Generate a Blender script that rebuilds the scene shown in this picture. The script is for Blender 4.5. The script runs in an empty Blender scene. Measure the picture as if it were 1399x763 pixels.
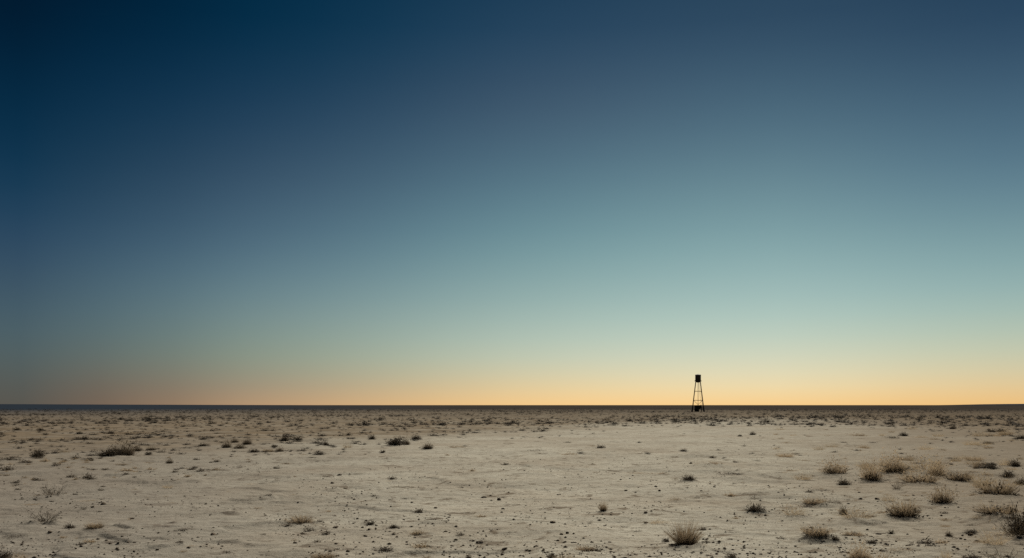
import bpy, math, random
import numpy as np

random.seed(7)
rng = np.random.default_rng(11)
sc = bpy.context.scene
COL = sc.collection
PI = math.pi

# ------------------------------------------------------------------ camera facts
CAM_H = 1.7
LENS = 35.0
PW, PH = 1399.0, 763.0
F = PW * LENS / 36.0            # focal length in photo pixels
HOR = 553.6                     # horizon row in the photo

def ground_xy(px, py):
    d = CAM_H * F / (py - HOR)
    return (px - PW / 2) * d / F, d

# ------------------------------------------------------------------ helpers
def link(o, parent=None):
    COL.objects.link(o)
    if parent is not None:
        o.parent = parent
    return o

def tag(o, label=None, cat=None, group=None, kind=None):
    if label: o['label'] = label
    if cat: o['category'] = cat
    if group: o['group'] = group
    if kind: o['kind'] = kind
    return o

def mesh_from(name, V, faces, mat, smooth=False):
    me = bpy.data.meshes.new(name)
    me.from_pydata([tuple(v) for v in V], [], [tuple(f) for f in faces])
    me.materials.append(mat)
    if smooth:
        me.polygons.foreach_set('use_smooth', [True] * len(me.polygons))
    me.update()
    return me

def fast_mesh(name, V, quads, mat, smooth=True):
    V = np.asarray(V, np.float32); Q = np.asarray(quads, np.int32)
    me = bpy.data.meshes.new(name)
    me.vertices.add(len(V)); me.vertices.foreach_set('co', V.ravel())
    k = Q.shape[1]
    me.loops.add(Q.size); me.loops.foreach_set('vertex_index', Q.ravel())
    me.polygons.add(len(Q))
    me.polygons.foreach_set('loop_start', np.arange(len(Q), dtype=np.int32) * k)
    me.polygons.foreach_set('loop_total', np.full(len(Q), k, np.int32))
    if smooth:
        me.polygons.foreach_set('use_smooth', np.ones(len(Q), bool))
    me.materials.append(mat)
    me.update(calc_edges=True); me.validate()
    return me

class MB:
    """collects vertices and faces for one mesh"""
    def __init__(s): s.V = []; s.F = []
    def add(s, V, Fc):
        b = len(s.V); s.V += [tuple(v) for v in V]
        s.F += [tuple(i + b for i in f) for f in Fc]
    def tube(s, pts, radii, n=8, cap=True):
        pts = [np.array(p, float) for p in pts]
        rings = []
        for i, p in enumerate(pts):
            t = pts[min(i + 1, len(pts) - 1)] - pts[max(i - 1, 0)]
            t /= np.linalg.norm(t) + 1e-9
            a = np.cross(t, [0, 0, 1.0])
            if np.linalg.norm(a) < 1e-3: a = np.array([1.0, 0, 0])
            a /= np.linalg.norm(a); b = np.cross(t, a)
            rings.append([p + radii[i] * (math.cos(k * 2 * PI / n) * a + math.sin(k * 2 * PI / n) * b) for k in range(n)])
        V = [v for r in rings for v in r]; Fc = []
        for i in range(len(pts) - 1):
            for k in range(n):
                Fc.append((i * n + k, i * n + (k + 1) % n, (i + 1) * n + (k + 1) % n, (i + 1) * n + k))
        if cap:
            Fc.append(tuple(range(n - 1, -1, -1))); Fc.append(tuple((len(pts) - 1) * n + k for k in range(n)))
        s.add(V, Fc)
    def lathe(s, prof, n=28):
        V = []; Fc = []
        for r, z in prof:
            V += [(r * math.cos(k * 2 * PI / n), r * math.sin(k * 2 * PI / n), z) for k in range(n)]
        for i in range(len(prof) - 1):
            for k in range(n):
                Fc.append((i * n + k, i * n + (k + 1) % n, (i + 1) * n + (k + 1) % n, (i + 1) * n + k))
        Fc.append(tuple(range(n - 1, -1, -1))); Fc.append(tuple((len(prof) - 1) * n + k for k in range(n)))
        s.add(V, Fc)
    def box(s, c, size, tilt=0.0):
        cx, cy, cz = c; a, b, h = [q / 2 for q in size]
        V = []
        for z in (-h, h):
            for x, y in ((-a, -b), (a, -b), (a, b), (-a, b)):
                V.append((cx + x * math.cos(tilt) - z * math.sin(tilt), cy + y, cz + z * math.cos(tilt) + x * math.sin(tilt)))
        s.add(V, [(3, 2, 1, 0), (4, 5, 6, 7), (0, 1, 5, 4), (1, 2, 6, 5), (2, 3, 7, 6), (3, 0, 4, 7)])
    def mesh(s, name, mat, smooth=False):
        return mesh_from(name, s.V, s.F, mat, smooth)
    def build(s, name, mat, parent=None, smooth=False):
        return link(bpy.data.objects.new(name, s.mesh(name, mat, smooth)), parent)

def empty(name, loc=(0, 0, 0), rz=0.0):
    o = bpy.data.objects.new(name, None)
    o.location = loc; o.rotation_euler = (0, 0, rz); o.empty_display_size = 0.2
    return link(o)

# ------------------------------------------------------------------ noise in numpy
def _h(ix, iy, seed):
    n = (ix.astype(np.int64) * 374761393 + iy.astype(np.int64) * 668265263 + seed * 1442695041) & 0xffffffff
    n = ((n ^ (n >> 13)) * 1274126177) & 0xffffffff
    return ((n ^ (n >> 16)) & 0xffffff) / float(0xffffff) * 2 * PI

def perlin(x, y, seed=0):
    x0 = np.floor(x); y0 = np.floor(y); fx = x - x0; fy = y - y0
    u = fx ** 3 * (fx * (fx * 6 - 15) + 10); v = fy ** 3 * (fy * (fy * 6 - 15) + 10)
    def g(dx, dy):
        a = _h(x0 + dx, y0 + dy, seed)
        return np.cos(a) * (fx - dx) + np.sin(a) * (fy - dy)
    a = g(0, 0); b = g(1, 0); c = g(0, 1); d = g(1, 1)
    return ((a + u * (b - a)) * (1 - v) + (c + u * (d - c)) * v) * 1.5

def sstep(a, b, x):
    t = np.clip((x - a) / (b - a), 0, 1)
    return t * t * (3 - 2 * t)

MOUNDS = []     # x, y, height, rx, ry

def height(x, y):
    x = np.atleast_1d(np.asarray(x, float)); y = np.atleast_1d(np.asarray(y, float))
    d = np.hypot(x, y)
    space = np.maximum(d * d / (CAM_H * F) * 0.55, 0.012)
    z = np.zeros_like(x)
    for wx, wy, amp, seed in ((31, 27, .10, 1), (11, 7, .055, 2), (3.4, 2.0, .042, 3), (1.3, .7, .024, 4), (.55, .30, .014, 5), (.24, .14, .0065, 6)):
        att = np.clip(wy / (2.5 * space), 0, 1) * (1 - sstep(140, 300, d))
        m = att > 1e-3
        if m.any():
            n = perlin(x[m] / wx + seed * 7.3, y[m] / wy - seed * 3.1, seed)
            if wx < 4: n = np.where(n > 0, n * 1.25, n * .7)
            z[m] += amp * n * att[m]
    m = d < 90
    if m.any():
        xm, ym = x[m], y[m]
        att = np.clip(.7 / (2.5 * space[m]), 0, 1)
        for wl, amp, seed in ((2.3, .034, 61), (1.0, .018, 62), (4.6, .040, 63)):
            n = perlin(xm / wl + 3.3 * seed, ym / (wl * .72), seed) + .25 * perlin(xm * 3 / wl, ym * 4 / wl, seed + 7)
            k = sstep(-.05, .35, perlin(xm / (wl * 4), ym / (wl * 4), seed + 3))
            z[m] += amp * att * k * sstep(.02, .10, n)
    for mx, my, mh, rx, ry in MOUNDS:
        m = (np.abs(x - mx) < 3 * rx) & (np.abs(y - my) < 3 * ry)
        if m.any():
            q = ((x[m] - mx) / rx) ** 2 + ((y[m] - my) / ry) ** 2
            z[m] += mh * np.exp(-q) * (1 + .5 * perlin(x[m] * 6, y[m] * 6, 9))
    return z

# ------------------------------------------------------------------ materials
def new_mat(name):
    m = bpy.data.materials.new(name); m.use_nodes = True
    nt = m.node_tree; bs = nt.nodes['Principled BSDF']
    return m, nt, bs

def N(nt, typ, **kw):
    n = nt.nodes.new(typ)
    for k, v in kw.items(): setattr(n, k, v)
    return n

def math_node(nt, op, a, b=None, c=None, clamp=False):
    n = N(nt, 'ShaderNodeMath', operation=op); n.use_clamp = clamp
    for i, v in enumerate((a, b, c)):
        if v is None: continue
        if isinstance(v, (int, float)): n.inputs[i].default_value = v
        else: nt.links.new(v, n.inputs[i])
    return n.outputs[0]

def mix_col(nt, fac, a, b, mode='MIX'):
    n = N(nt, 'ShaderNodeMix', data_type='RGBA', blend_type=mode)
    for sock, v in ((n.inputs[0], fac), (n.inputs[6], a), (n.inputs[7], b)):
        if isinstance(v, (int, float)): sock.default_value = v
        elif isinstance(v, tuple): sock.default_value = (*v, 1) if len(v) == 3 else v
        else: nt.links.new(v, sock)
    return n.outputs[2]

def maprange(nt, v, a, b, lo=0.0, hi=1.0, smooth=True):
    n = N(nt, 'ShaderNodeMapRange', interpolation_type='SMOOTHSTEP' if smooth else 'LINEAR')
    nt.links.new(v, n.inputs[0])
    for i, q in enumerate((a, b, lo, hi)): n.inputs[i + 1].default_value = q
    return n.outputs[0]

def noise(nt, vec, scale, detail=4, rough=.55, dist=0.0):
    n = N(nt, 'ShaderNodeTexNoise'); nt.links.new(vec, n.inputs['Vector'])
    n.inputs['Scale'].default_value = scale; n.inputs['Detail'].default_value = detail
    n.inputs['Roughness'].default_value = rough; n.inputs['Distortion'].default_value = dist
    return n.outputs['Fac']

def plant_mat(name, dark, light, rough=.9, translucent=0.25):
    """straw or twig: each blade has a tone of its own"""
    m, nt, bs = new_mat(name)
    g = N(nt, 'ShaderNodeNewGeometry'); oi = N(nt, 'ShaderNodeObjectInfo')
    c = mix_col(nt, g.outputs['Random Per Island'], dark, light)
    k = maprange(nt, oi.outputs['Random'], 0, 1, .8, 1.2, False)
    hs = N(nt, 'ShaderNodeHueSaturation'); nt.links.new(c, hs.inputs['Color']); nt.links.new(k, hs.inputs['Value'])
    nt.links.new(hs.outputs[0], bs.inputs['Base Color'])
    bs.inputs['Roughness'].default_value = rough
    bs.inputs['Specular IOR Level'].default_value = .15
    if translucent:
        tr = N(nt, 'ShaderNodeBsdfTranslucent'); nt.links.new(hs.outputs[0], tr.inputs[0])
        mx = N(nt, 'ShaderNodeMixShader'); mx.inputs[0].default_value = translucent
        nt.links.new(bs.outputs[0], mx.inputs[1]); nt.links.new(tr.outputs[0], mx.inputs[2])
        nt.links.new(mx.outputs[0], nt.nodes['Material Output'].inputs['Surface'])
    return m

M_STRAW = plant_mat('straw', (.14, .106, .07), (.37, .28, .18), translucent=.42)
M_FUZZ = plant_mat('dry_twig_fuzz', (.21, .16, .105), (.43, .33, .215), translucent=.42)
M_DARK = plant_mat('dark_scrub', (.045, .036, .026), (.15, .115, .078), translucent=.12)
M_GREY = plant_mat('dark_twig_fuzz', (.075, .058, .04), (.19, .145, .095), translucent=.25)  # backlit shade put into left shrubs' fuzz colour; bare shrubs share it
M_FAR = plant_mat('far_scrub', (.024, .019, .014), (.085, .065, .045), translucent=0)
M_PALE = plant_mat('pale_grass', (.26, .20, .13), (.50, .39, .25), translucent=.42)
M_STEM = plant_mat('dead_stem', (.04, .032, .024), (.12, .095, .07), translucent=0)
M_CLOD, nt, bs = new_mat('dark_earth')
tc = N(nt, 'ShaderNodeTexCoord'); oi = N(nt, 'ShaderNodeObjectInfo')
nf = noise(nt, tc.outputs['Object'], 9, 5)
c = mix_col(nt, nf, (.06, .046, .034), (.17, .132, .096))
hs = N(nt, 'ShaderNodeHueSaturation'); nt.links.new(c, hs.inputs['Color'])
nt.links.new(maprange(nt, oi.outputs['Random'], 0, 1, .6, 1.9, False), hs.inputs['Value'])
nt.links.new(hs.outputs[0], bs.inputs['Base Color']); bs.inputs['Roughness'].default_value = .95
bs.inputs['Specular IOR Level'].default_value = .1
bp = N(nt, 'ShaderNodeBump'); bp.inputs['Strength'].default_value = .6; bp.inputs['Distance'].default_value = .1
nt.links.new(nf, bp.inputs['Height']); nt.links.new(bp.outputs[0], bs.inputs['Normal'])

def metal_mat(name, a, b, scale, rough=.75, metallic=.2):
    m, nt, bs = new_mat(name)
    tc = N(nt, 'ShaderNodeTexCoord')
    f = maprange(nt, noise(nt, tc.outputs['Object'], scale, 6), .35, .65)
    nt.links.new(mix_col(nt, f, a, b), bs.inputs['Base Color'])
    bs.inputs['Roughness'].default_value = rough; bs.inputs['Metallic'].default_value = metallic
    return m
M_TANK = metal_mat('weathered_tank', (.030, .026, .024), (.060, .043, .032), 2.2)
M_RUST = metal_mat('rusted_iron', (.055, .034, .022), (.11, .06, .034), 3.0)
M_SHED = metal_mat('tarred_boards', (.026, .022, .019), (.05, .038, .03), 4.0, .9, 0)

# --- the ground
M_GROUND, nt, bs = new_mat('desert_soil')
geo = N(nt, 'ShaderNodeNewGeometry'); P = geo.outputs['Position']
sx = N(nt, 'ShaderNodeSeparateXYZ'); nt.links.new(P, sx.inputs[0])
ln = N(nt, 'ShaderNodeVectorMath', operation='LENGTH'); nt.links.new(P, ln.inputs[0])
D = ln.outputs['Value']
n_big = noise(nt, P, .035, 4, .6, .4)
n_mid = noise(nt, P, .42, 5, .6, .5)
n_fine = noise(nt, P, 5.5, 6, .65)
n_grit = noise(nt, P, 48, 3, .7)
sand = mix_col(nt, maprange(nt, n_mid, .34, .66), (.342, .320, .268), (.420, .396, .332))
sand = mix_col(nt, maprange(nt, n_fine, .46, .70, 0, .55), sand, (.205, .172, .130))
sand = mix_col(nt, maprange(nt, n_grit, .54, .68, 0, .85), sand, (.115, .092, .068))
grit2 = math_node(nt, 'MULTIPLY', maprange(nt, noise(nt, P, 17, 4, .75), .60, .68, 0, .9), maprange(nt, n_mid, .40, .60, .25, 1))
sand = mix_col(nt, grit2, sand, (.085, .066, .049))
pale = maprange(nt, noise(nt, P, 2.6, 6, .7, .4), .60, .72, 0, .6)
sand = mix_col(nt, pale, sand, (.47, .445, .375))
warm = maprange(nt, noise(nt, P, .16, 5, .62, .6), .42, .66, 0, .5)
sand = mix_col(nt, warm, sand, (.275, .232, .180))
# darker crusted patches of soil
crust = maprange(nt, noise(nt, P, 1.7, 7, .68, .8), .56, .64, 0, .8)
sand = mix_col(nt, crust, sand, (.120, .094, .068))
litter = maprange(nt, noise(nt, P, 6.0, 5, .7, .6), .59, .65, 0, .9)
litter = math_node(nt, 'MULTIPLY', litter, maprange(nt, noise(nt, P, .8, 4, .6), .46, .60))
sand = mix_col(nt, litter, sand, (.062, .048, .036))
# ground colour darkens towards both sides of the pale pan
side = math_node(nt, 'ADD', math_node(nt, 'DIVIDE', sx.outputs[0], math_node(nt, 'ADD', sx.outputs[1], 4.0)), math_node(nt, 'MULTIPLY', math_node(nt, 'SUBTRACT', n_big, .5), .35))
left_tone = maprange(nt, side, .04, -.46, 0, .74)
sand = mix_col(nt, left_tone, sand, (.170, .150, .130))
right_tone = maprange(nt, side, .14, .46, 0, .8)
sand = mix_col(nt, right_tone, sand, (.185, .155, .122))
# dry grass stubble further out, darker scrub land beyond it
stub = math_node(nt, 'ADD', D, math_node(nt, 'MULTIPLY', math_node(nt, 'SUBTRACT', n_big, .5), 70.0))
rx = math_node(nt, 'SUBTRACT', sx.outputs[0], 9); ry = math_node(nt, 'SUBTRACT', sx.outputs[1], 45)
al = math_node(nt, 'DIVIDE', math_node(nt, 'ADD', math_node(nt, 'MULTIPLY', rx, .31), math_node(nt, 'MULTIPLY', ry, .95)), 60)
pe = math_node(nt, 'DIVIDE', math_node(nt, 'SUBTRACT', math_node(nt, 'MULTIPLY', rx, .95), math_node(nt, 'MULTIPLY', ry, .31)), 12)
pq = math_node(nt, 'SQRT', math_node(nt, 'ADD', math_node(nt, 'MULTIPLY', al, al), math_node(nt, 'MULTIPLY', pe, pe)))
pq = math_node(nt, 'ADD', pq, math_node(nt, 'MULTIPLY', math_node(nt, 'SUBTRACT', noise(nt, P, .11, 5, .6), .5), .9))
m2 = math_node(nt, 'MULTIPLY', math_node(nt, 'MULTIPLY', maprange(nt, pq, .75, 1.9, 0, .95), maprange(nt, noise(nt, P, .30, 6, .68), .30, .62, .35, 1)), maprange(nt, D, 14, 60))
sp = maprange(nt, noise(nt, P, .9, 6, .7), .40, .62)
scrubc = mix_col(nt, sp, (.190, .148, .102), (.090, .069, .048))
col = mix_col(nt, m2, sand, scrubc)
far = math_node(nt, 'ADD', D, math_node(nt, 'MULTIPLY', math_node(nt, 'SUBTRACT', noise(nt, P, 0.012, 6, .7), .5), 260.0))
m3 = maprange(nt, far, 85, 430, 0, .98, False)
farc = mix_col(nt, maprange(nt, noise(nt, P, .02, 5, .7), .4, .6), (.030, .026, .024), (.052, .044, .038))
farc = mix_col(nt, maprange(nt, side, .05, -.45, 0, 1), farc, (.020, .029, .043))  # far plain turns blue leftwards: distance haze put into the colour
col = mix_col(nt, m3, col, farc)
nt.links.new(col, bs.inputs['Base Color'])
bs.inputs['Roughness'].default_value = 1; bs.inputs['Specular IOR Level'].default_value = 0
b1 = N(nt, 'ShaderNodeBump'); b1.inputs['Strength'].default_value = .8; b1.inputs['Distance'].default_value = .04
nt.links.new(maprange(nt, D, 12, 70, .8, 0), b1.inputs['Strength'])
hsum = math_node(nt, 'ADD', n_fine, math_node(nt, 'MULTIPLY', n_grit, .25))
nt.links.new(hsum, b1.inputs['Height']); nt.links.new(b1.outputs[0], bs.inputs['Normal'])

M_HILL, nt, bs = new_mat('hazy_far_hill')
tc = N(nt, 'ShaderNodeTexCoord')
nt.links.new(mix_col(nt, noise(nt, tc.outputs['Object'], .004, 5), (.018, .026, .040), (.026, .034, .048)), bs.inputs['Base Color'])  # dark blue base colour stands in for haze over the hills
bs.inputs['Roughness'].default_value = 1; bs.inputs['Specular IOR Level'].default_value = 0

# ------------------------------------------------------------------ plant shapes (unit: about 1 wide, 1 high)
def blades(n, seed, r0=.16, tilt=(5, 62), length=(.75, 1.15), width=.012, curve=.35, seg=3, cx=0, cy=0, scale=1.0, flat=.0, V0=None):
    r = np.random.default_rng(seed)
    th = np.radians(tilt[0] + (tilt[1] - tilt[0]) * r.random(n) ** .75)
    ph = r.random(n) * 2 * PI
    rr = r0 * np.sqrt(r.random(n))
    base = np.stack([rr * np.cos(ph) + cx, rr * np.sin(ph) + cy, np.full(n, -.03)], 1)
    ph2 = ph + r.normal(0, .45, n)
    L = (length[0] + (length[1] - length[0]) * r.random(n)) * scale
    L *= 1 - .25 * (th / np.radians(90)) ** 2
    V = []
    roll = r.random(n) * PI
    p = base.copy()
    out = np.stack([np.cos(ph2), np.sin(ph2), np.zeros(n)], 1)
    side0 = np.stack([-np.sin(ph2), np.cos(ph2), np.zeros(n)], 1)
    rings = []
    bend = curve * (r.random(n) - .25)
    for s in range(seg + 1):
        t = s / seg
        a = th + bend * t
        d = out * np.sin(a)[:, None] + np.array([0, 0, 1.0]) * np.cos(a)[:, None]
        up = np.cross(side0, d)
        w = (side0 * np.cos(roll)[:, None] + up * np.sin(roll)[:, None]) * width * scale * (1 - .8 * t) * .5
        rings.append((p - w, p + w))
        p = p + d * (L / seg)[:, None]
    V = np.stack([q for pr in rings for q in pr], 1)       # n, 2(seg+1), 3
    m = 2 * (seg + 1)
    F_ = []
    idx = np.arange(n)[:, None] * m
    for s in range(seg):
        F_.append(idx + np.array([[2 * s, 2 * s + 1, 2 * s + 3, 2 * s + 2]]))
    return V.reshape(-1, 3), np.concatenate(F_, 0)

def merge(parts):
    V = []; Q = []; b = 0
    for v, q in parts:
        V.append(v); Q.append(q + b); b += len(v)
    return np.concatenate(V), np.concatenate(Q)

def leaves(n, seed, size=.035, squash=1.0, lump=.35, inner=.55, rx=.5):
    """small leaf faces and short twigs filling a lumpy dome"""
    r = np.random.default_rng(seed)
    ph = r.random(n) * 2 * PI; cz = r.random(n) ** .8
    el = np.arcsin(np.clip(cz, 0, 1))
    k = 1 + lump * perlin(np.cos(ph) * 1.7 + seed, np.sin(ph) * 1.7 + el * 2.1, seed % 97) * 2.0
    k *= 1 + .25 * perlin(np.cos(ph) * 5 + seed, np.sin(ph) * 5 + el * 5, seed % 89)
    rad = (inner + (1 - inner) * r.random(n) ** .6) * k
    c = np.stack([np.cos(ph) * np.cos(el) * rad * rx, np.sin(ph) * np.cos(el) * rad * rx, np.maximum(np.sin(el) * rad * squash * .95, .01)], 1)
    d = c * np.array([1, 1, 1.3]) + r.normal(0, .35, (n, 3)); d /= np.linalg.norm(d, axis=1)[:, None]
    s = np.cross(d, r.normal(0, 1, (n, 3))); s /= np.linalg.norm(s, axis=1)[:, None]
    L = size * (0.6 + 1.3 * r.random(n))[:, None]; W = L * (.22 + .2 * r.random(n))[:, None]
    V = np.stack([c - d * L, c - s * W, c + d * L, c + s * W], 1)
    Q = np.arange(n)[:, None] * 4 + np.array([[0, 1, 2, 3]])
    return V.reshape(-1, 3), Q

def twigs(n, seed, length=(.5, .9), tilt=(15, 75), rad=.012, sub=3, r0=.12, wob=.25):
    r = random.Random(seed); mb = MB()
    def grow(p, d, L, ra, depth):
        pts = [p]; rs = [ra]; k = 4
        for i in range(k):
            d = d + np.array([r.gauss(0, wob), r.gauss(0, wob), r.gauss(0, wob) + .04]); d /= np.linalg.norm(d)
            p = p + d * L / k; p[2] = max(p[2], .004); pts.append(p.copy()); rs.append(ra * (1 - .75 * (i + 1) / k))
            if depth < 1 and i > 0:
                for _ in range(sub):
                    if r.random() < .55:
                        e = d + np.array([r.gauss(0, .7), r.gauss(0, .7), r.gauss(.1, .5)]); e /= np.linalg.norm(e)
                        grow(p.copy(), e, L * r.uniform(.25, .55), ra * .5, depth + 1)
        mb.tube(pts, rs, 3, False)
    for i in range(n):
        ph = r.random() * 2 * PI; th = math.radians(r.uniform(*tilt)); q = r0 * math.sqrt(r.random())
        grow(np.array([q * math.cos(ph), q * math.sin(ph), -.03]), np.array([math.cos(ph) * math.sin(th), math.sin(ph) * math.sin(th), math.cos(th)]),
             r.uniform(*length), rad * r.uniform(.6, 1.2), 0)
    return np.array(mb.V), np.array(mb.F)

PROTO = {}
def proto(kind, stems, foliage, fol_mat, fol_name='foliage'):
    i = len(PROTO.setdefault(kind, []))
    s = fast_mesh('stems', *stems, M_STEM, False) if stems else None
    f = fast_mesh(fol_name, *foliage, fol_mat, False)
    PROTO[kind].append((s, f, fol_name))

for s in range(4):
    # round tuft of straw: separate tussocks make the outline uneven
    r = random.Random(100 + s)
    parts = [blades(330, 10 + s, .20, (3, 58), (.62, 1.02), .013, .35)]
    for k in range(5):
        a = r.random() * 2 * PI; q = r.uniform(.18, .34)
        parts.append(blades(80, 50 + s * 9 + k, .09, (4, 55), (.5, .95), .013, .4, 3, q * math.cos(a), q * math.sin(a), r.uniform(.6, 1.0)))
    proto('tuft', twigs(26, 200 + s, (.25, .5), (30, 86), .012, 3, .2), merge(parts), M_STRAW, 'blades')
    # fuzzy low shrub of fine dry twigs
    parts = [leaves(900, 20 + s, .032, 1.0, .45, .5)]
    for k in range(7):
        a = r.random() * 2 * PI; q = r.uniform(.0, .30)
        parts.append(blades(110, 770 + s * 9 + k, .12, (2, 60), (.35, .8), .009, .5, 3, q * math.cos(a), q * math.sin(a), r.uniform(.7, 1.25)))
    proto('fuzz', merge([twigs(34, 300 + s, (.3, .55), (20, 88), .014, 3, .25), leaves(300, 305 + s, .05, .32, .6, .1, .42)]), merge(parts), M_FUZZ)
    proto('grey', merge([twigs(34, 310 + s, (.3, .55), (20, 88), .014, 3, .25), leaves(420, 315 + s, .05, .42, .6, .1, .42)]), merge(parts), M_GREY)
    # dark dense clump
    parts = [leaves(1500, 30 + s, .05, .85, .5, .12), blades(110, 80 + s, .3, (5, 75), (.5, .95), .013, .6)]
    proto('dark', twigs(20, 400 + s, (.35, .6), (30, 88), .016, 3, .28), merge(parts), M_DARK)
    # wide flat mat of dead grass
    r = random.Random(500 + s); parts = []
    for k in range(11):
        parts.append(blades(36, 600 + s * 20 + k, .06, (15, 80), (.3, 1.0), .014, .7, 2, r.uniform(-.42, .42), r.uniform(-.16, .16), r.uniform(.3, .8)))
    parts.append(leaves(360, 640 + s, .035, .45, .6, .1, .5))
    proto('mat', None, merge(parts), M_DARK if s % 2 else M_FUZZ, 'foliage')
    # thin pale grass, see-through
    parts = [blades(150, 90 + s, .34, (2, 55), (.45, 1.0), .010, .6), leaves(220, 95 + s, .03, .9, .4, .3)]
    proto('pale', None, merge(parts), M_PALE, 'blades')
    # bare twiggy shrub
    parts = [leaves(320, 120 + s, .025, .6, .6, .4), blades(60, 125 + s, .3, (10, 75), (.4, .8), .010, .8)]
    proto('twiggy', twigs(18, 700 + s, (.55, 1.05), (12, 80), .015, 3, .18, .22), merge(parts), M_GREY)
    # half dark below, straw above
    parts = [blades(420, 130 + s, .34, (2, 60), (.5, 1.05), .010, .5), leaves(260, 135 + s, .04, .7, .5, .3, .48)]
    proto('mixed', merge([twigs(40, 800 + s, (.3, .5), (35, 88), .02, 4, .3), leaves(480, 805 + s, .05, .34, .7, .08, .44)]), merge(parts), M_FUZZ)

CLODS = []
def clod_mesh(seed):
    import bmesh
    bm = bmesh.new(); bmesh.ops.create_icosphere(bm, subdivisions=3, radius=.5)
    V = np.array([v.co for v in bm.verts])
    k = 1 + .35 * perlin(V[:, 0] * 3 + seed * 3.7, V[:, 1] * 3 + V[:, 2] * 2.3, seed) + .25 * perlin(V[:, 0] * 7 + seed, V[:, 1] * 7 - V[:, 2] * 6, seed + 5)
    for v, q in zip(bm.verts, k):
        v.co = v.co * float(q); v.co.z = v.co.z + .22
    me = bpy.data.meshes.new('dirt_clod'); bm.to_mesh(me); bm.free()
    me.materials.append(M_CLOD); return me
CLODS = [clod_mesh(i + 1) for i in range(7)]

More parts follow.
